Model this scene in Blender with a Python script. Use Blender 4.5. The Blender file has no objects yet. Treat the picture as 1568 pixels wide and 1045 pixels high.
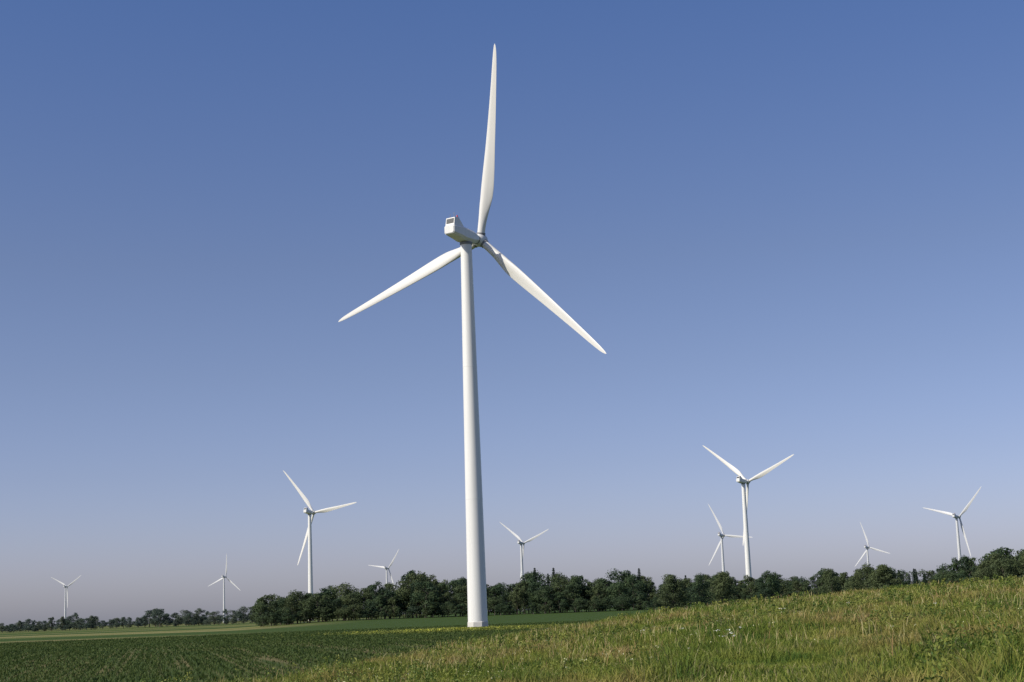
import bpy, math, numpy as np
from mathutils import Matrix, Vector
rng = np.random.default_rng(7)
scene = bpy.context.scene
CZ = 3.64          # camera height above the turbine foot

# ------------------------------------------------------------------ helpers
def mk(name, V, F, mats=(), smooth=False, attrs=None, midx=None):
    V = np.asarray(V, dtype=np.float32); F = np.asarray(F, dtype=np.int32)
    me = bpy.data.meshes.new(name)
    me.vertices.add(len(V)); me.vertices.foreach_set("co", V.ravel())
    k = F.shape[1]
    me.loops.add(F.size); me.loops.foreach_set("vertex_index", F.ravel())
    me.polygons.add(len(F))
    me.polygons.foreach_set("loop_start", np.arange(len(F), dtype=np.int32)*k)
    if midx is not None:
        me.polygons.foreach_set("material_index", np.asarray(midx, dtype=np.int32))
    me.update(calc_edges=True)
    me.polygons.foreach_set("use_smooth", np.full(len(F), smooth))
    for m in mats: me.materials.append(m)
    if attrs:
        for an, av in attrs.items():
            a = me.attributes.new(an, 'FLOAT', 'POINT')
            a.data.foreach_set("value", np.asarray(av, dtype=np.float32))
    return me

def obj(name, me, parent=None, mat=None):
    o = bpy.data.objects.new(name, me)
    scene.collection.objects.link(o)
    if parent: o.parent = parent
    if mat is not None: o.matrix_local = mat
    return o

def hash2(ix, iy, seed):
    n = (ix*374761393 + iy*668265263 + seed*1442695041) & 0xffffffff
    n = ((n ^ (n >> 13))*1274126177) & 0xffffffff
    return ((n ^ (n >> 16)) & 0xffff)/65535.0
def vnoise(x, y, seed=0):
    xi = np.floor(x).astype(np.int64); yi = np.floor(y).astype(np.int64)
    fx = x-xi; fy = y-yi
    fx = fx*fx*(3-2*fx); fy = fy*fy*(3-2*fy)
    a = hash2(xi, yi, seed); b = hash2(xi+1, yi, seed)
    c = hash2(xi, yi+1, seed); d = hash2(xi+1, yi+1, seed)
    return (a*(1-fx)+b*fx)*(1-fy)+(c*(1-fx)+d*fx)*fy
def sstep(a, b, x):
    t = np.clip((x-a)/(b-a), 0, 1); return t*t*(3-2*t)

# ------------------------------------------------------------------ terrain
PH = np.arange(-180, 180.01, 0.25)
def table(xs, ys, w=5):
    v = np.interp(PH, xs, ys)
    k = np.exp(-0.5*(np.arange(-12, 13)/w)**2); k /= k.sum()
    return np.convolve(np.pad(v, 12, mode='edge'), k, 'valid')
T_D = table([-180,-60,-20,-9.8,-6.3,-2.3,1.7,4.9,8.5,14,18,60,180],[40,34,34,43,60,90,125,145,150,155,160,160,40])
T_A = table([-180,-20,-9.8,-6.3,-2.3,1.7,4.9,8.5,14,18,40,180],[-.045,-.055,-.042,-.0310,-.0203,-.0118,-.0025,.0012,.0062,.0095,.012,-.045])
T_F = table([-180,-20,-5,5,20,60,180],[30,30,45,80,110,110,30])
def terrain(x, y):
    r = np.hypot(x, y)+1e-6
    ph = np.degrees(np.arctan2(x, y))
    D = np.interp(ph, PH, T_D); A = np.interp(ph, PH, T_A); Fl = np.interp(ph, PH, T_F)
    zc = A*D-0.30
    plain = -3.64 + 1.9*sstep(350, 750, r)*sstep(-11, -6, ph)*(1-sstep(40, 60, ph)) \
            + 0.35*(vnoise(x/70., y/70., 3)-.5)*sstep(380, 600, r)
    zh = -1.7+(zc+1.7)*np.minimum(r/D, 1)
    zh = zh + 0.42*(vnoise(x/9., y/9., 5)-.5)*sstep(8, 25, r) + 0.20*(vnoise(x/3., y/3., 6)-.5)*sstep(8, 25, r)
    s = sstep(D, D+Fl, r)
    return CZ + zh*(1-s)+plain*s, 1-sstep(D+4, D+14, r)

phis = np.concatenate([np.arange(-180, -28, 3.), np.arange(-28, 30, .12), np.arange(30, 180, 3.)])
rad = np.concatenate([np.linspace(.5, 12, 14), np.geomspace(13, 420, 230), np.geomspace(430, 14000, 70)])
P, R = np.meshgrid(np.radians(phis), rad)
X = R*np.sin(P); Y = R*np.cos(P)
Z, M = terrain(X, Y)
nr, npz = X.shape
V = np.stack([X, Y, Z], -1).reshape(-1, 3)
i, j = np.meshgrid(np.arange(nr-1), np.arange(npz), indexing='ij')
j2 = (j+1) % npz
F = np.stack([i*npz+j, (i+1)*npz+j, (i+1)*npz+j2, i*npz+j2], -1).reshape(-1, 4)[:, ::-1]

# ------------------------------------------------------------------ materials
class NT:
    def __init__(s, name):
        s.m = bpy.data.materials.new(name); s.m.use_nodes = True
        s.t = s.m.node_tree; s.b = s.t.nodes['Principled BSDF']; s.o = s.t.nodes['Material Output']
    def n(s, ty, **kw):
        nd = s.t.nodes.new(ty)
        for k, v in kw.items(): setattr(nd, k, v)
        return nd
    def l(s, a, b): s.t.links.new(a, b)
    def noise(s, vec, scale, detail=4, rough=.6):
        n = s.n('ShaderNodeTexNoise'); n.inputs['Scale'].default_value = scale
        n.inputs['Detail'].default_value = detail; n.inputs['Roughness'].default_value = rough
        if vec is not None: s.l(vec, n.inputs['Vector'])
        return n.outputs['Fac']
    def ramp(s, fac, stops):
        r = s.n('ShaderNodeValToRGB'); e = r.color_ramp.elements
        e[0].position = stops[0][0]; e[0].color = (*stops[0][1], 1)
        e[1].position = stops[1][0]; e[1].color = (*stops[1][1], 1)
        for p, c in stops[2:]:
            q = e.new(p); q.color = (*c, 1)
        s.l(fac, r.inputs[0]); return r.outputs[0]
    def mix(s, fac, a, b, mode='MIX'):
        m = s.n('ShaderNodeMix', data_type='RGBA', blend_type=mode)
        for sock, v in ((m.inputs[0], fac), (m.inputs[6], a), (m.inputs[7], b)):
            if isinstance(v, (int, float)): sock.default_value = v
            elif isinstance(v, tuple): sock.default_value = (*v, 1)
            else: s.l(v, sock)
        return m.outputs[2]
    def mapping(s, vec, scale=(1, 1, 1), rot=(0, 0, 0)):
        m = s.n('ShaderNodeMapping'); m.inputs['Scale'].default_value = scale; m.inputs['Rotation'].default_value = rot
        s.l(vec, m.inputs['Vector']); return m.outputs[0]
    def fac(s, f, a, b, lo=0., hi=1.):
        m = s.n('ShaderNodeMapRange'); m.inputs[1].default_value = a; m.inputs[2].default_value = b
        m.inputs[3].default_value = lo; m.inputs[4].default_value = hi
        s.l(f, m.inputs[0]); return m.outputs[0]
    def attr(s, name):
        a = s.n('ShaderNodeAttribute', attribute_name=name); return a.outputs['Fac']
    def pos(s): return s.n('ShaderNodeNewGeometry').outputs['Position']
    def bump(s, h, st, dist):
        b = s.n('ShaderNodeBump'); b.inputs['Strength'].default_value = st; b.inputs['Distance'].default_value = dist
        s.l(h, b.inputs['Height']); s.l(b.outputs[0], s.b.inputs['Normal'])
    def col(s, c):
        if isinstance(c, tuple): s.b.inputs['Base Color'].default_value = (*c, 1)
        else: s.l(c, s.b.inputs['Base Color'])
    def rs(s, r, sp=.3):
        s.b.inputs['Roughness'].default_value = r; s.b.inputs['Specular IOR Level'].default_value = sp
    def translucent(s, f, c):
        tr = s.n('ShaderNodeBsdfTranslucent')
        if isinstance(c, tuple): tr.inputs[0].default_value = (*c, 1)
        else: s.l(c, tr.inputs[0])
        mx = s.n('ShaderNodeMixShader'); mx.inputs[0].default_value = f
        s.l(s.b.outputs[0], mx.inputs[1]); s.l(tr.outputs[0], mx.inputs[2]); s.l(mx.outputs[0], s.o.inputs[0])

ROW = math.radians(13)   # crop rows run 13 deg left of +Y
def grass_colour(m, p):
    big = m.noise(m.mapping(p, (1, .5, 0)), .11, 5, .66)
    c = m.ramp(big, [(.32, (.10, .160, .024)), (.43, (.18, .235, .034)), (.51, (.27, .290, .055)), (.57, (.36, .30, .095)), (.63, (.46, .34, .15))])
    med = m.noise(p, .45, 4, .7)
    c = m.mix(m.fac(med, .50, .62), c, (.080, .150, .022))
    return c

# ground
m = NT('ground_soil_and_fields'); p = m.pos()
rowv = m.mapping(p, (1, 1, 0), (0, 0, -ROW))
rows = m.noise(m.mapping(rowv, (.80, .010, 0)), 1.0, 4, .65)
rows2 = m.noise(m.mapping(rowv, (.16, .02, 0)), 1.0, 3, .5)
fine = m.noise(p, .9, 5, .7)
sep = m.n('ShaderNodeSeparateXYZ'); m.l(p, sep.inputs[0])
green = m.mix(fine, (.036, .064, .014), (.066, .095, .024))
soilc = m.mix(m.noise(p, .35, 4), (.11, .105, .040), (.22, .175, .085))
add = m.n('ShaderNodeMath', operation='ADD'); m.l(rows, add.inputs[0]); m.l(rows2, add.inputs[1])
field = m.mix(m.fac(add.outputs[0], .90, 1.20), green, soilc)
band = m.noise(m.mapping(p, (.0016, .011, 0)), 1.0, 2, .5)
farc = m.ramp(band, [(.36, (.045, .080, .018)), (.46, (.065, .10, .022)), (.53, (.13, .15, .04)), (.58, (.28, .24, .11)), (.64, (.07, .10, .03))])
far = m.mix(m.fac(sep.outputs[1], 330, 480), field, farc)
far = m.mix(m.fac(sep.outputs[0], -110, -60), far, m.mix(m.fac(sep.outputs[1], 230, 300), field, m.mix(fine, (.035, .066, .013), (.06, .095, .022))))
hillg = m.mix(.35, grass_colour(m, p), (.06, .06, .02))
final = m.mix(m.attr('hill'), far, hillg)
m.col(final); m.rs(.95, .1); m.bump(m.noise(p, 1.6, 6, .7), .6, .25)
MAT_GROUND = m.m
obj('ground', mk('ground', V, F, [MAT_GROUND], True, {'hill': M.ravel()}))

# grass blades
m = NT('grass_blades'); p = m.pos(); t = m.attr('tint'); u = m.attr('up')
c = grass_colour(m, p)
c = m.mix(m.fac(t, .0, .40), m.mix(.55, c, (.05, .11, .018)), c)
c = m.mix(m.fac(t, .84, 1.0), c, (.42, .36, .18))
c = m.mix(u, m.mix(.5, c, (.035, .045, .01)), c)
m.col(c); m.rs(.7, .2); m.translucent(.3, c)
MAT_GRASS = m.m
m = NT('crop_leaves'); t = m.attr('tint')
c = m.ramp(t, [(0, (.034, .064, .013)), (.6, (.062, .098, .022)), (1, (.12, .14, .04))])
m.col(c); m.rs(.65, .2); m.translucent(.25, c)
MAT_CROP = m.m

# ------------------------------------------------------------------ grass
def scatter(n, p0, p1, r0, r1, dens):
    rr = np.linspace(r0, r1, 2000); w = dens(rr)*rr; cdf = np.cumsum(w); cdf /= cdf[-1]
    r = np.interp(rng.random(n), cdf, rr); ph = np.radians(rng.uniform(p0, p1, n))
    return r*np.sin(ph), r*np.cos(ph), r
def blades(name, x, y, z, h, w, lean, tint, mat):
    n = len(x); a = rng.uniform(0, 2*np.pi, n); b = rng.uniform(0, 2*np.pi, n)
    dx = np.cos(a)*w/2; dy = np.sin(a)*w/2
    lx = np.cos(b)*lean*h; ly = np.sin(b)*lean*h
    v0 = np.stack([x-dx, y-dy, z-.03], -1); v1 = np.stack([x+dx, y+dy, z-.03], -1)
    k = .55
    v2 = np.stack([x+dx*.8+lx*.35, y+dy*.8+ly*.35, z+h*k], -1); v3 = np.stack([x-dx*.8+lx*.35, y-dy*.8+ly*.35, z+h*k], -1)
    v4 = np.stack([x+lx, y+ly, z+h*np.sqrt(np.maximum(1-lean*lean*.6, .2))], -1)
    V = np.stack([v0, v1, v2, v3, v4], 1).reshape(-1, 3)
    q = np.arange(n)*5
    F = np.stack([np.stack([q, q+1, q+2], -1), np.stack([q, q+2, q+3], -1), np.stack([q+3, q+2, q+4], -1)], 1).reshape(-1, 3)
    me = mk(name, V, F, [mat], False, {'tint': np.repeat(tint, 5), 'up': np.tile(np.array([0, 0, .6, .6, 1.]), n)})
    return obj(name, me)

N = 500000
x, y, r = scatter(N, -22, 26, 16, 185, lambda r: np.minimum(1, (40/r)**1.6))
z, mk_ = terrain(x, y)
keep = (mk_ > .5); x, y, z, r = x[keep], y[keep], z[keep], r[keep]
cl = vnoise(x/2.4, y/3.2, 11)*.6+vnoise(x/.8, y/.8, 12)*.4
big = vnoise(x/14., y/14., 13)
h = (.06+.68*cl**2.4+.14*big)*rng.uniform(.5, 1.3, len(x))
w = .017*np.maximum(1, r/38)**.75*rng.uniform(.6, 1.6, len(x))
tint = np.clip(rng.random(len(x))*.75+.35*(vnoise(x/3., y/3., 14)), 0, 1)
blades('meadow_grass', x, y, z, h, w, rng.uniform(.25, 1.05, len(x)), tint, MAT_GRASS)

m = NT('seed_heads'); t = m.attr('tint')
m.col(m.ramp(t, [(0, (.26, .16, .08)), (.4, (.33, .27, .12)), (1, (.44, .41, .22))])); m.rs(.8, .1); MAT_SEED = m.m
n = 30000
x, y, r = scatter(n, -22, 26, 16, 180, lambda r: np.minimum(1, (60/r)**.8))
z, mk_ = terrain(x, y)
phd = np.degrees(np.arctan2(x, y))
bias = .10*np.exp(-((phd-4)/5.)**2)*sstep(80, 130, r)
keep = (mk_ > .5) & (vnoise(x/10., y/10., 21)*.5+vnoise(x/2.5, y/2.5, 22)*.5+rng.uniform(-.14, .14, n)+bias > .59)
x, y, z, r = x[keep], y[keep], z[keep], r[keep]
blades('grass_seed_heads', x, y, z+.05, rng.uniform(.25, .62, len(x)), .016*np.maximum(1, r/45)**.8, rng.uniform(.1, .7, len(x)), rng.random(len(x)), MAT_SEED)

m = NT('weed_leaves'); t = m.attr('tint')
c = m.ramp(t, [(0, (.050, .098, .018)), (.6, (.13, .180, .035)), (1, (.25, .27, .06))]); m.col(c); m.rs(.6, .25); m.translucent(.3, c); MAT_WEED = m.m
def leaf_cloud(cx, cy, cz, rad, hgt, per, size, name, mat, tintbase):
    n = len(cx)*per
    X0 = np.repeat(cx, per); Y0 = np.repeat(cy, per); Z0 = np.repeat(cz, per); RR = np.repeat(rad, per); HH = np.repeat(hgt, per); S = np.repeat(size, per)
    th = rng.uniform(0, 2*np.pi, n); q = rng.random(n)
    taper = 1-.7*q
    C = np.stack([X0+np.cos(th)*RR*taper*np.sqrt(rng.random(n)), Y0+np.sin(th)*RR*taper*np.sqrt(rng.random(n)), Z0+HH*q], -1)
    A = rng.normal(size=(n, 3)); A /= np.linalg.norm(A, axis=1)[:, None]
    B = np.cross(A, rng.normal(size=(n, 3))); B /= np.linalg.norm(B, axis=1)[:, None]
    A *= S[:, None]; B *= S[:, None]*.45
    V = np.stack([C-A, C+B, C+A, C-B], 1).reshape(-1, 3)
    tint = np.clip(np.repeat(tintbase, per)+rng.uniform(-.25, .25, n)+.25*q, 0, 1)
    return obj(name, mk(name, V, np.arange(n*4).reshape(-1, 4), [mat], False, {'tint': np.repeat(tint, 4)}))
n = 4200
x, y, r = scatter(n, -20, 25, 18, 170, lambda r: np.minimum(1, (50/r)**1.0))
z, mk_ = terrain(x, y); keep = (mk_ > .5) & (vnoise(x/8., y/8., 31) > .46)
x, y, z, r = x[keep], y[keep], z[keep], r[keep]
leaf_cloud(x, y, z, rng.uniform(.15, .6, len(x)), rng.uniform(.2, .8, len(x)), 46, .042*np.maximum(1, r/45)**.7, 'weeds', MAT_WEED, rng.random(len(x)))

def flowers(name, x, y, z, per, rad, size, colr):
    m = NT(name+'_petals'); m.col(colr); m.rs(.7, .2)
    n = len(x)*per
    C = np.stack([np.repeat(x, per)+rng.normal(0, rad, n), np.repeat(y, per)+rng.normal(0, rad, n), np.repeat(z, per)+rng.normal(0, rad*.25, n)], -1)
    A = rng.normal(size=(n, 3)); A[:, 2] *= .4; A /= np.linalg.norm(A, axis=1)[:, None]
    B = np.cross(A, rng.normal(size=(n, 3))); B /= np.linalg.norm(B, axis=1)[:, None]
    A *= size; B *= size
    V = np.stack([C-A, C+B, C+A, C-B], 1).reshape(-1, 3)
    obj(name, mk(name, V, np.arange(n*4).reshape(-1, 4), [m.m]))
def at(az, d):
    a = np.arctan(np.asarray(az)); return d*np.sin(a), d*np.cos(a)
x2, y2 = at([.122, .126, .1295, .1325, .136, .131, .1625, .165, .075, .10, .205, .26], np.array([47., 43, 45.5, 42.8, 48, 44., 66., 70., 60., 52., 75., 60.])); z2, _ = terrain(x2, y2)
flowers('white_wildflowers', x2, y2, z2+.55, 10, .05, .018, (.68, .68, .60))
fx, fy, fr = scatter(520, -8, 22, 24, 150, lambda r: 1/r); fz, fm = terrain(fx, fy); k = (fm > .5) & (vnoise(fx/9, fy/9, 77) > .5)
flowers('pale_wildflowers', fx[k], fy[k], fz[k]+.4, 3, .05, .018, (.52, .52, .32))
n = 1500
x = rng.normal(-13, 7, n); y = rng.normal(309, 5, n); k = (vnoise(x/2.5, y/2.5, 40) > .42); x, y = x[k], y[k]; z, _ = terrain(x, y)
flowers('yellow_wildflowers', x, y, z+.5, 2, .25, .11, (.40, .42, .05))
n = 3200; x = rng.normal(-9, 11, n); y = rng.normal(311, 7, n); z, _ = terrain(x, y)
leaf_cloud(x, y, z, np.full(n, .4), rng.uniform(.3, .7, n), 10, np.full(n, .16), 'turbine_pad_weeds', MAT_WEED, rng.random(n)*.5+.5)

# crop
N = 280000
x, y, r = scatter(N, -27, 6, 70, 420, lambda r: np.minimum(1, (100/r)**1.4))
s = x*math.cos(ROW)+y*math.sin(ROW); tt = -x*math.sin(ROW)+y*math.cos(ROW)
s = np.round(s/.76)*.76+rng.normal(0, .16, len(s))
x = s*math.cos(ROW)-tt*math.sin(ROW); y = s*math.sin(ROW)+tt*math.cos(ROW)
z, mk_ = terrain(x, y)
soil = vnoise(s/1.3, tt/70., 51)*.5+vnoise(s/5., tt/60., 52)*.25+vnoise(x/2., y/4., 53)*.25
thr = .53+.25*sstep(170, 270, r)
keep = (mk_ < .3) & (soil+rng.uniform(-.28, .28, len(s)) < thr) & (np.hypot(x+8.8, y-317) > 9)
x, y, z, r = x[keep], y[keep], z[keep], r[keep]
blades('crop_plants', x, y, z, rng.uniform(.10, .34, len(x)), .08*np.maximum(1, r/120)**.6*rng.uniform(.6, 1.4, len(x)), rng.uniform(.3, 1.1, len(x)), np.clip(rng.random(len(x))*.7+.3*vnoise(x/20, y/20, 9), 0, 1), MAT_CROP)

# ------------------------------------------------------------------ trees
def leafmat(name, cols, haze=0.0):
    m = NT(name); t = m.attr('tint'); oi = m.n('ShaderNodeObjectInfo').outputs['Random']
    hz = (.17, .20, .25)  # air haze painted into the leaf colours as a blue-grey blend
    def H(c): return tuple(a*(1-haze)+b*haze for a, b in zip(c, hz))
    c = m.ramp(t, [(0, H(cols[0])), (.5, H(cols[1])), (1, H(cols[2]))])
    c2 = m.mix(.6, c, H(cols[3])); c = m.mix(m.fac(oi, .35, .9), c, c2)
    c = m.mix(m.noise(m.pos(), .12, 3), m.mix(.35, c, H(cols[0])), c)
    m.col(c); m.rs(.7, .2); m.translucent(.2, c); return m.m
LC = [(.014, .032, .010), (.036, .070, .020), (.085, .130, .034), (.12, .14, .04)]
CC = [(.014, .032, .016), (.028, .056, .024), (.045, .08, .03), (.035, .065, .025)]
MAT_LEAF = leafmat('tree_foliage', LC, .08); MAT_LEAFH = leafmat('tree_foliage_hazed', LC, .27)
MAT_CON = leafmat('conifer_foliage', CC, .08)
m = NT('bark'); m.col(m.mix(m.noise(m.pos(), 3.), (.07, .06, .05), (.16, .14, .12))); m.rs(.9, .1); MAT_BARK = m.m

def tube(p0, p1, r0, r1, k=6):
    p0 = np.array(p0, float); p1 = np.array(p1, float); d = p1-p0; d /= np.linalg.norm(d)
    a = np.cross(d, [0.3, .9, .2]); a /= np.linalg.norm(a); b = np.cross(d, a)
    th = np.arange(k)*2*np.pi/k
    ring = np.cos(th)[:, None]*a+np.sin(th)[:, None]*b
    V = np.vstack([p0+ring*r0, p1+ring*r1]); q = np.arange(k)
    return V, np.stack([q, (q+1) % k, (q+1) % k+k, q+k], -1)
def tree_mesh(seed, H=20., W=13., nl=3200, base=.12, leaf=.42, mat=None, nlobes=20, irr=.35):
    g = np.random.default_rng(seed); Vs = []; Fs = []; off = 0
    def addt(p0, p1, r0, r1):
        nonlocal off
        v, f = tube(p0, p1, r0, r1); Vs.append(v); Fs.append(f+off); off += len(v)
    top = np.array([g.normal(0, .8), g.normal(0, .8), H*.78]); mid = np.array([g.normal(0, .3), g.normal(0, .3), H*.35])
    addt((0, 0, -1), mid, .02*H, .014*H); addt(mid, top, .014*H, .003*H)
    lobes = []
    for k in range(nlobes):
        q = (k+.5)/nlobes; zz = H*(base+.10+(.80-base)*q)
        prof = math.sin(math.pi*min(1, (q*.80+.18)))**.6
        th = k*2.4+g.uniform(-.7, .7); rr = W/2*prof*g.uniform(.25, .95)
        lr = W*g.uniform(.10, .21)*(0.7+.4*prof)
        c = np.array([math.cos(th)*rr, math.sin(th)*rr, zz+g.uniform(-.07, .07)*H])
        lobes.append((c, lr, g.random()))
        st = mid+(top-mid)*min(.9, max(0, (zz-H*.42)/(H*.5)))
        addt(st, c, .006*H, .002*H)
    lobes.append((np.array([top[0], top[1], H*.87]), W*.14, .6))
    nb = sum(len(f) for f in Fs)
    wts = np.array([l[1]**2 for l in lobes]); wts /= wts.sum()
    idx = g.choice(len(lobes), nl, p=wts)
    C = np.array([l[0] for l in lobes])[idx]; Rr = np.array([l[1] for l in lobes])[idx]; T = np.array([l[2] for l in lobes])[idx]
    d = g.normal(size=(nl, 3)); d[:, 2] = d[:, 2]*.9+.25; d /= np.linalg.norm(d, axis=1)[:, None]
    rad_ = Rr*(1+irr*np.sin(d[:, 0]*5+T*9)*np.cos(d[:, 2]*6+T*5))*g.uniform(.5, 1.18, nl)**.6
    Pp = C+d*rad_[:, None]*np.array([1, 1, .8])
    nrm = d+g.normal(0, .4, (nl, 3)); nrm /= np.linalg.norm(nrm, axis=1)[:, None]
    A = np.cross(nrm, g.normal(size=(nl, 3))); A /= np.linalg.norm(A, axis=1)[:, None]; B = np.cross(nrm, A)
    s = leaf*g.uniform(.5, 1.3, nl)
    A *= s[:, None]; B *= (s*g.uniform(.5, .9, nl))[:, None]
    LV = np.stack([Pp-A, Pp+B, Pp+A, Pp-B], 1).reshape(-1, 3)
    Vs.append(LV); Fs.append(np.arange(nl*4).reshape(-1, 4)+off)
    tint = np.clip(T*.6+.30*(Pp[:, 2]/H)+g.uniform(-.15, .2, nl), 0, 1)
    V = np.vstack(Vs); F = np.vstack(Fs)
    at_ = np.concatenate([np.zeros(off), np.repeat(tint, 4)])
    mi = np.concatenate([np.zeros(nb), np.ones(nl)])
    return mk('tree_mesh', V, F, [MAT_BARK, mat], False, {'tint': at_}, mi)
def conifer_mesh(seed, H=20., W=6.5, nl=2600, mat=None):
    g = np.random.default_rng(seed)
    v, f = tube((0, 0, -1), (0, 0, H*.97), .015*H, .002*H)
    q = g.random(nl)**.75; lev = np.floor(q*26)/26
    zz = H*(.06+.92*lev)
    th = g.uniform(0, 2*np.pi, nl); br = np.sin(th*5+lev*40)*.18+.82
    rr = W/2*(1-lev)**.85*br*np.sqrt(g.random(nl))
    Pp = np.stack([np.cos(th)*rr, np.sin(th)*rr, zz-rr*.35+g.normal(0, .12, nl)], -1)
    out = np.stack([np.cos(th), np.sin(th), np.full(nl, -.35)], -1)
    side = np.stack([-np.sin(th), np.cos(th), g.normal(0, .3, nl)], -1)
    s = g.uniform(.2, .55, nl)
    A = out*s[:, None]; B = side*(s*.45)[:, None]
    LV = np.stack([Pp-A, Pp+B, Pp+A, Pp-B], 1).reshape(-1, 3)
    V = np.vstack([v, LV]); F = np.vstack([f, np.arange(nl*4).reshape(-1, 4)+len(v)])
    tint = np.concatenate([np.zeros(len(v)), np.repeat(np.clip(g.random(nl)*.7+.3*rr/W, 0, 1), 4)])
    return mk('conifer_mesh', V, F, [MAT_BARK, mat], False, {'tint': tint}, np.concatenate([np.zeros(len(f)), np.ones(nl)]))

shapes = [(20, 13, .10), (20, 16, .06), (20, 11, .16), (20, 14, .05), (20, 18, .08), (20, 12, .02), (20, 15, .2), (20, 9, .1)]
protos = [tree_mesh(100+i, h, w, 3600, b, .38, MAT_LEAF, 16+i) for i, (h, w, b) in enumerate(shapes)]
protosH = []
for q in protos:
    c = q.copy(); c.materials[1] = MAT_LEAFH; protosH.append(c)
cons = [conifer_mesh(300+i, mat=MAT_CON) for i in range(2)]
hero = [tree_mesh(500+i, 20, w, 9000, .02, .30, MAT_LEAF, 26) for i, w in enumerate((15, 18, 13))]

AZ = [-.20,-.178,-.166,-.143,-.123,-.104,-.094,-.0756,-.069,-.061,-.045,-.034,-.026,-.02,0,.021,.041,.058,.076,.0825,.088,.095,.111,.1257,.14,.1556,.167,.183,.1955,.2057,.218,.230,.2468,.263,.28,.30,.316,.36,.45]
SL = [.004,.006,.013,.0172,.0205,.0185,.0235,.0190,.0262,.0300,.0285,.0240,.0185,.019,.0228,.0230,.0195,.0235,.0218,.015,.0135,.016,.0168,.0201,.0150,.018,.0142,.0148,.019,.0138,.0175,.0190,.0155,.0175,.0215,.0260,.0285,.027,.026]
def ground_z(x, y): return float(terrain(np.array([x]), np.array([y]))[0][0])
def plant(parent, name, meshes, x, y, H, wx=1.0):
    z = ground_z(x, y); sc = H/20.
    M = Matrix.Translation((x, y, z)) @ Matrix.Rotation(rng.uniform(0, 6.28), 4, 'Z') @ Matrix.Diagonal((sc*wx, sc*wx*rng.uniform(.85, 1.15), sc, 1))
    return obj(name, meshes[rng.integers(len(meshes))], parent, M)
wood = bpy.data.objects.new('woodland', None); scene.collection.objects.link(wood)
for row, dep in enumerate((0, 9, 18, 28, 40)):
    az = -.164
    while az < .43:
        D0 = 690 if az < .085 else (820 if az < .27 else 720)
        D = D0+dep+rng.uniform(-4, 4)
        x, y = at(az, D); x = float(x); y = float(y)
        top = np.interp(az, AZ, SL)*math.hypot(x, y)+CZ
        H = top-ground_z(x, y)
        f = {0: rng.uniform(.45, .85), 1: rng.uniform(.65, .98)}.get(row, rng.uniform(.70, 1.08))
        f *= .86+.26*float(vnoise(np.array([az*75.]), np.array([3.3]), 88)[0])
        H = max(5, H*f)
        if .235 < az < .265 and rng.random() < .8 or rng.random() < .03:
            plant(wood, 'conifer', cons, x, y, H*1.05, 1.1)
        else:
            plant(wood, 'tree', protos, x, y, H, rng.uniform(.8, 1.25)*(16/max(H, 9))**.3)
        az += rng.uniform(4.5, 10.5)/D
for k in range(150):
    az = rng.uniform(-.166, .43); D = (684 if az < .085 else (812 if az < .27 else 712))+rng.uniform(-4, 2)
    x, y = at(az, D); plant(wood, 'shrub', protos, float(x), float(y), rng.uniform(3, 7), rng.uniform(1.1, 1.8))
farw = bpy.data.objects.new('distant_tree_row', None); scene.collection.objects.link(farw)
AZ2 = [-.45,-.33,-.30,-.28,-.26,-.245,-.232,-.22,-.205,-.19,-.175,-.165]
SL2 = [.006,.0042,.0050,.0073,.0050,.0060,.0088,.0068,.0068,.0065,.0088,.0110]
az = -.45
while az < -.15:
    D = 1380+rng.uniform(0, 90); x, y = at(az, D)
    H = max(5., (np.interp(az, AZ2, SL2)*D+CZ)*rng.uniform(.6, 1.12))
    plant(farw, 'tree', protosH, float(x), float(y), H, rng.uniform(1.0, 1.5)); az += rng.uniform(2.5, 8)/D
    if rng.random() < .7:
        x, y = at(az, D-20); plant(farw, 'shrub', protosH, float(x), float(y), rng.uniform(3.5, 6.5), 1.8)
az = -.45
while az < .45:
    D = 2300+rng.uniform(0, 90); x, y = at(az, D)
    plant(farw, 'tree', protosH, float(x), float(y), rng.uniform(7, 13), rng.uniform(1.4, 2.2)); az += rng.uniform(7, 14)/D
for az, D, sl, w in ((.0955, 430, .0202, 1.15), (.1125, 450, .0168, 1.1), (.1265, 560, .0206, 1.0), (.1555, 600, .0188, 1.0), (.1955, 560, .0198, .8), (.2175, 520, .0195, 1.0), (.2285, 500, .0210, 1.1)):
    x, y = at(az, D); x = float(x); y = float(y)
    plant(None, 'deciduous_tree', hero, x, y, sl*D+CZ-ground_z(x, y), w)

# ------------------------------------------------------------------ wind turbines
def paint(name, col, rough=.35):
    m = NT(name); tc = m.n('ShaderNodeTexCoord').outputs['Object']
    st = m.noise(m.mapping(tc, (1.2, 1.2, .06)), 1.0, 4, .6)
    c = m.mix(m.fac(st, .35, .75), col, tuple(a*.90 for a in col)); m.col(c); m.rs(rough, .4); return m.m
WHITE = paint('white_painted_steel', (.77, .77, .75)); WHITEB = paint('white_gelcoat', (.74, .73, .70), .35)
WHITE_HAZE = paint('white_paint_hazed', (.60, .61, .63), .5)  # greyer, bluer white: distance haze put into the base colour
m = NT('dark_grille'); m.col((.06, .065, .07)); m.rs(.5); DARK = m.m
m = NT('grey_seal'); m.col((.22, .22, .23)); m.rs(.6); GREY = m.m
m = NT('red_lamp'); m.col((.5, .03, .02)); m.rs(.3); RED = m.m
m = NT('concrete'); m.col(m.mix(m.noise(m.pos(), 2.), (.55, .54, .51), (.64, .62, .59))); m.rs(.9, .2); CONC = m.m

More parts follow.
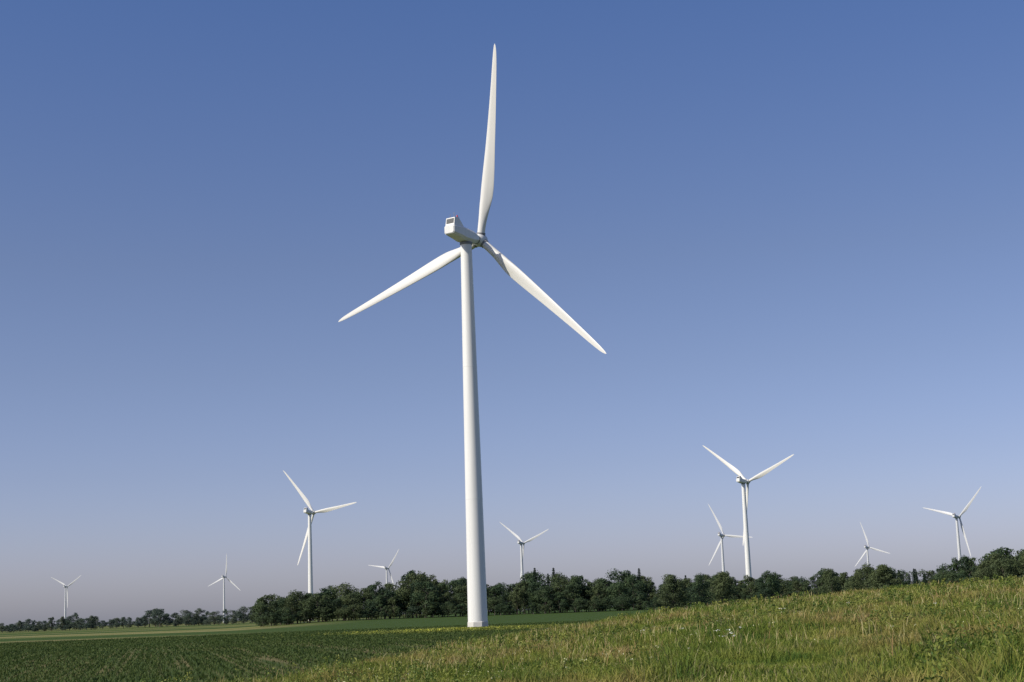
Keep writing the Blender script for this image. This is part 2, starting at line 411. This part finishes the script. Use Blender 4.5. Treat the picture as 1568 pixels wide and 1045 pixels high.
def loft(rings, cap=True):
    k = len(rings[0]); V = np.vstack(rings); F = []
    q = np.arange(k)
    for i in range(len(rings)-1):
        a = i*k; F.append(np.stack([a+q, a+(q+1) % k, a+k+(q+1) % k, a+k+q], -1))
    F = np.vstack(F)
    if cap:
        for base, rg in ((0, rings[0]), ((len(rings)-1)*k, rings[-1])):
            c = len(V); V = np.vstack([V, [np.mean(rg, 0)]])
            F = np.vstack([F, np.stack([np.full(k, c), base+q, base+(q+1) % k, np.full(k, c)], -1)])
    return V, F
def cyl_rings(zr, k=48):
    th = (np.arange(k)+.5)*2*np.pi/k
    return [np.stack([np.cos(th)*r, np.sin(th)*r, np.full(k, z)], -1) for z, r in zr]
def fixmesh(name, V, F, mats, smooth=True, angle=40):
    import bmesh
    me = bpy.data.meshes.new(name)
    faces = [tuple(dict.fromkeys(map(int, f))) for f in F]
    me.from_pydata([tuple(map(float, v)) for v in V], [], faces)
    for mm in mats: me.materials.append(mm)
    bm = bmesh.new(); bm.from_mesh(me); bmesh.ops.recalc_face_normals(bm, faces=bm.faces)
    for e in bm.edges:
        e.smooth = not (len(e.link_faces) == 2 and e.calc_face_angle(0) > math.radians(angle))
    for f in bm.faces: f.smooth = smooth
    bm.to_mesh(me); bm.free(); return me
def box(cx, cy, cz, sx, sy, sz):
    V = np.array([[a*sx/2+cx, b*sy/2+cy, c*sz/2+cz] for a in (-1, 1) for b in (-1, 1) for c in (-1, 1)])
    return V, np.array([[0, 1, 3, 2], [4, 6, 7, 5], [0, 4, 5, 1], [2, 3, 7, 6], [0, 2, 6, 4], [1, 5, 7, 3]])
zr = []
def trad(z): return np.interp(z, [0, 6, 26, 53, 79], [2.0, 1.93, 1.74, 1.46, 1.15])
for z in np.linspace(-4, 79, 60): zr.append((z, trad(z)))
for zf in (26., 53.):
    zr += [(zf-.08, trad(zf)), (zf-.07, trad(zf)+.02), (zf+.07, trad(zf)+.02), (zf+.08, trad(zf))]
zr.sort(); V, F = loft(cyl_rings(zr)); TOWER = fixmesh('tower', V, F, [WHITE])
V, F = loft(cyl_rings([(78.6, 1.2), (78.62, 1.30), (79.1, 1.30), (79.12, 1.2)])); COLLAR = fixmesh('yaw_collar', V, F, [GREY])
V, F = loft(cyl_rings([(-2, 2.25), (1.55, 2.2), (1.7, 2.05)], 8)); FOOT = fixmesh('foundation', V, F, [CONC], angle=20)
def sect(y, w, zb, zt, ch):
    a = w/2
    return np.array([[-a+ch, y, zb], [a-ch, y, zb], [a, y, zb+ch], [a, y, zt-ch], [a-ch, y, zt], [-a+ch, y, zt], [-a, y, zt-ch], [-a, y, zb+ch]])
secs = [sect(-5.6, 2.3, 80.2, 81.7, .3), sect(-5.4, 2.7, 80.0, 81.95, .35), sect(-3.0, 3.1, 79.55, 82.0, .45), sect(-1.6, 3.2, 79.2, 81.9, .5),
        sect(1.4, 3.0, 79.1, 81.7, .6), sect(2.4, 2.6, 79.3, 81.5, .6), sect(3.3, 2.1, 79.5, 81.4, .6)]
V, F = loft(secs); NAC = fixmesh('nacelle', V, F, [WHITE], angle=20)
b0 = np.array([[-1.15, -5.3, 81.8], [1.15, -5.3, 81.8], [1.15, -2.0, 81.85], [-1.15, -2.0, 81.85]])
b1 = np.array([[-1.1, -5.0, 83.5], [1.1, -5.0, 83.5], [1.1, -3.7, 83.7], [-1.1, -3.7, 83.7]])
V, F = loft([b0, b1]); COOL = fixmesh('cooler_housing', V, F, [WHITE], False)
def quadpanel(pts, off):
    pts = np.array(pts, float); n = np.cross(pts[1]-pts[0], pts[3]-pts[0]); n /= np.linalg.norm(n)
    return loft([pts-n*.02, pts+n*off])
V1, F1 = quadpanel([[-.95, -5.22, 82.25], [.95, -5.22, 82.25], [.95, -5.04, 83.3], [-.95, -5.04, 83.3]], .03)
V2, F2 = quadpanel([[-1.14, -4.9, 82.2], [-1.11, -4.75, 83.2], [-1.11, -4.1, 83.2], [-1.14, -3.6, 82.2]], .03)
V, F = np.vstack([V1, V2]), np.vstack([F1, F2+len(V1)]); GRL = fixmesh('cooler_grille', V, F, [DARK], False)
Vs_ = []; Fs_ = []; o_ = 0
for k in range(4):
    v, f = box(0, -5.23+.045*k, 82.4+.24*k, 1.9, .06, .05); Vs_.append(v); Fs_.append(f+o_); o_ += 8
SLAT = fixmesh('grille_slats', np.vstack(Vs_), np.vstack(Fs_), [GREY], False)
Va, Fa = box(-.9, -3.9, 84.1, .06, .06, 1.0); Vb, Fb = box(.5, -4.4, 84.1, .06, .06, .9); Vc, Fc = box(.5, -4.4, 84.55, .5, .05, .05)
V = np.vstack([Va, Vb, Vc]); F = np.vstack([Fa, Fb+8, Fc+16]); MAST = fixmesh('wind_sensor', V, F, [GREY], False)
V, F = loft(cyl_rings([(83.5, .14), (83.98, .16), (84.08, .08)], 12)); V[:, 0] += .9; V[:, 1] -= 3.9; LAMP = fixmesh('warning_lamp', V, F, [RED])
th = np.arange(32)*2*np.pi/32
def yring(y, r): return np.stack([np.cos(th)*r, np.full(32, y), np.sin(th)*r], -1)
V, F = loft([yring(-1.3, 1.0), yring(-1.1, 1.2), yring(-.5, 1.4), yring(.5, 1.4), yring(1.1, 1.15), yring(1.6, .7), yring(1.85, .3)])
HUB = fixmesh('hub', V, F, [WHITE])
V, F = loft([yring(-2.2, .9), yring(-1.25, .9)]); SHAFT = fixmesh('shaft_cover', V, F, [GREY])
def zring(z, r): return np.stack([np.cos(th)*r, np.sin(th)*r, np.full(32, z)], -1)
V, F = loft([zring(.9, .93), zring(1.6, .93)]); COLL = fixmesh('blade_root_collar', V, F, [GREY])
rr = np.concatenate([np.linspace(1.2, 12, 18), np.linspace(13, 38, 22), [39, 40, 40.6, 40.9, 41.0]])
rk = np.array([1, 2.5, 4, 5.5, 7, 8.5, 10, 12, 15, 20, 30, 37, 39.5, 40.5, 41])
ck = np.array([1.6, 1.62, 1.75, 2.05, 2.42, 2.72, 2.88, 2.88, 2.68, 2.25, 1.55, 1.08, .78, .48, .1])
rs_ = np.linspace(1, 41, 400); cs_ = np.convolve(np.pad(np.interp(rs_, rk, ck), 9, mode='edge'), np.ones(19)/19, 'valid')
ch = np.where(rr < 38, np.interp(rr, rs_, cs_), np.interp(rr, rk, ck))
tk = np.interp(rr, [1, 2.5, 4, 5.5, 7, 9, 12, 20, 41], [1., .98, .86, .68, .52, .38, .29, .22, .15])
fr = np.interp(rr, [1, 3, 9, 41], [.5, .5, .34, .35]); tw = np.radians(np.interp(rr, [1, 9, 20, 41], [16, 13, 6, 0]))
rnd = np.interp(rr, [1, 2.5, 9], [1, 1, 0])
ks = 28; ph = np.arange(ks)*2*np.pi/ks; rings = []
for a in range(len(rr)):
    xn = (1-np.cos(ph))/2
    foil = np.sin(ph)*np.where(xn > .3, 1-.75*((xn-.3)/.7), 1)
    yv = (rnd[a]*np.sin(ph)+(1-rnd[a])*foil)*tk[a]*ch[a]/2
    xv = (xn-fr[a])*ch[a]
    c, s = math.cos(tw[a]), math.sin(tw[a])
    bend = -2.2*((rr[a]-1)/40)**2
    rings.append(np.stack([xv*c-yv*s, xv*s+yv*c+bend, np.full(ks, rr[a])], -1))
V, F = loft(rings); BLADE = fixmesh('blade', V, F, [WHITEB], angle=60)
Vd, Fd = box(0, -1.96, 2.9, .95, .16, 2.1); DOOR = fixmesh('door', Vd, Fd, [GREY], False)
Vs_ = []; Fs_ = []; o_ = 0
for k in range(6):
    v, f = box(0, -2.4-.28*k, 1.72-.28*k, 1.1, .28, .06); Vs_.append(v); Fs_.append(f+o_); o_ += 8
for sx in (-.58, .58):
    v, f = box(sx, -3.4, 1.0, .05, .05, 1.5); Vs_.append(v); Fs_.append(f+o_); o_ += 8
    v, f = box(sx, -2.4, 2.2, .05, .05, 1.2); Vs_.append(v); Fs_.append(f+o_); o_ += 8
STAIR = fixmesh('steps', np.vstack(Vs_), np.vstack(Fs_), [GREY], False)

def turbine(x, y, base_z, rel_yaw, theta):
    e = bpy.data.objects.new('wind_turbine', None); scene.collection.objects.link(e)
    az = math.degrees(math.atan2(x, y)); psi = math.radians(rel_yaw+az)
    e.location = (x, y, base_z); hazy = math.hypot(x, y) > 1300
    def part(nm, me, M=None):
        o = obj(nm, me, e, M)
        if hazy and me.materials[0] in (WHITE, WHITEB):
            o.material_slots[0].link = 'OBJECT'; o.material_slots[0].material = WHITE_HAZE
    Mz = Matrix.Rotation(-psi, 4, 'Z'); Md = Matrix.Rotation(math.radians(150), 4, 'Z')
    part('tower', TOWER); part('foundation', FOOT); part('yaw_collar', COLLAR)
    part('door', DOOR, Md); part('steps', STAIR, Md)
    for nm, me in (('nacelle', NAC), ('cooler_housing', COOL), ('cooler_grille', GRL), ('grille_slats', SLAT), ('wind_sensor', MAST), ('warning_lamp', LAMP)):
        part(nm, me, Mz)
    Mh = Mz @ Matrix.Translation((0, 5.0, 80.45)) @ Matrix.Rotation(math.radians(4), 4, 'X')
    part('hub', HUB, Mh @ Matrix.Rotation(math.radians(theta), 4, 'Y')); part('shaft_cover', SHAFT, Mh)
    for k in range(3):
        Mb = Mh @ Matrix.Rotation(math.radians(theta+120*k), 4, 'Y')
        part('blade_%d' % (k+1), BLADE, Mb); part('blade_root_collar_%d' % (k+1), COLL, Mb)
turbine(-8.8, 317, 0, 37.3, 12.8)
for x, y, yaw, th_ in ((-151.8, 1145, 38, -37), (143.6, 998, 36, -50), (230, 1795, 36, -24), (2.1, 1810, 37, -50), (-518.6, 2770, 37, 8),
                       (-880, 3063, 37, -61), (-220.6, 2614, 37, -80), (531, 2418, 37, -14), (433, 1560, 32, -73)):
    turbine(x, y, CZ-5, yaw, th_)

# ------------------------------------------------------------------ light
S_AZ = math.radians(180+62)      # compass from +Y clockwise, behind-left of camera
S_EL = math.radians(37)
sd = Vector((math.sin(S_AZ)*math.cos(S_EL), math.cos(S_AZ)*math.cos(S_EL), math.sin(S_EL)))
L = bpy.data.lights.new('sun', 'SUN'); L.energy = 4.7; L.angle = math.radians(.5); L.color = (1, .93, .79)
so = bpy.data.objects.new('sun', L); scene.collection.objects.link(so)
so.rotation_euler = sd.to_track_quat('Z', 'Y').to_euler()
w = bpy.data.worlds.new('World'); scene.world = w; w.use_nodes = True; nt = w.node_tree
bg = nt.nodes['Background']; sky = nt.nodes.new('ShaderNodeTexSky'); sky.sky_type = 'NISHITA'; sky.sun_disc = False
sky.sun_elevation = S_EL; sky.sun_rotation = S_AZ; sky.altitude = 200; sky.air_density = 1.0; sky.dust_density = 1.2; sky.ozone_density = 2.0
tc = nt.nodes.new('ShaderNodeTexCoord'); sp = nt.nodes.new('ShaderNodeSeparateXYZ'); nt.links.new(tc.outputs['Generated'], sp.inputs[0])
cr = nt.nodes.new('ShaderNodeValToRGB'); nt.links.new(sp.outputs[2], cr.inputs[0]); e = cr.color_ramp.elements
K = .33
def cc(r, g, b): return (r*K, g*K, b*K, 1)
e[0].position = 0.0; e[0].color = cc(1.45, 1.48, 2.12)
e[1].position = .5; e[1].color = cc(.95, 1.05, 1.45)
for pz, col in ((.035, cc(1.41, 1.36, 1.94)), (.09, cc(1.30, 1.23, 1.66)), (.15, cc(1.25, 1.17, 1.48)), (.22, cc(1.19, 1.13, 1.40)), (.38, cc(.96, 1.12, 1.58))):
    q = e.new(pz); q.color = col
mx = nt.nodes.new('ShaderNodeMix'); mx.data_type = 'RGBA'; mx.blend_type = 'MULTIPLY'; mx.inputs[0].default_value = 1
nt.links.new(sky.outputs[0], mx.inputs[6]); nt.links.new(cr.outputs[0], mx.inputs[7])
nt.links.new(mx.outputs[2], bg.inputs[0]); bg.inputs[1].default_value = .068/K

# ------------------------------------------------------------------ camera
cam = bpy.data.cameras.new('camera'); cam.sensor_width = 36; cam.lens = 2400/1568*36; cam.clip_end = 30000; cam.clip_start = .1
co = bpy.data.objects.new('camera', cam); scene.collection.objects.link(co)
co.matrix_world = Matrix.Translation((0, 0, CZ)) @ Matrix.Rotation(math.radians(90+9.74), 4, 'X') @ Matrix.Rotation(math.radians(-2.06), 4, 'Z')
scene.camera = co
scene.view_settings.view_transform = 'Standard'; scene.view_settings.look = 'None'; scene.view_settings.exposure = 0
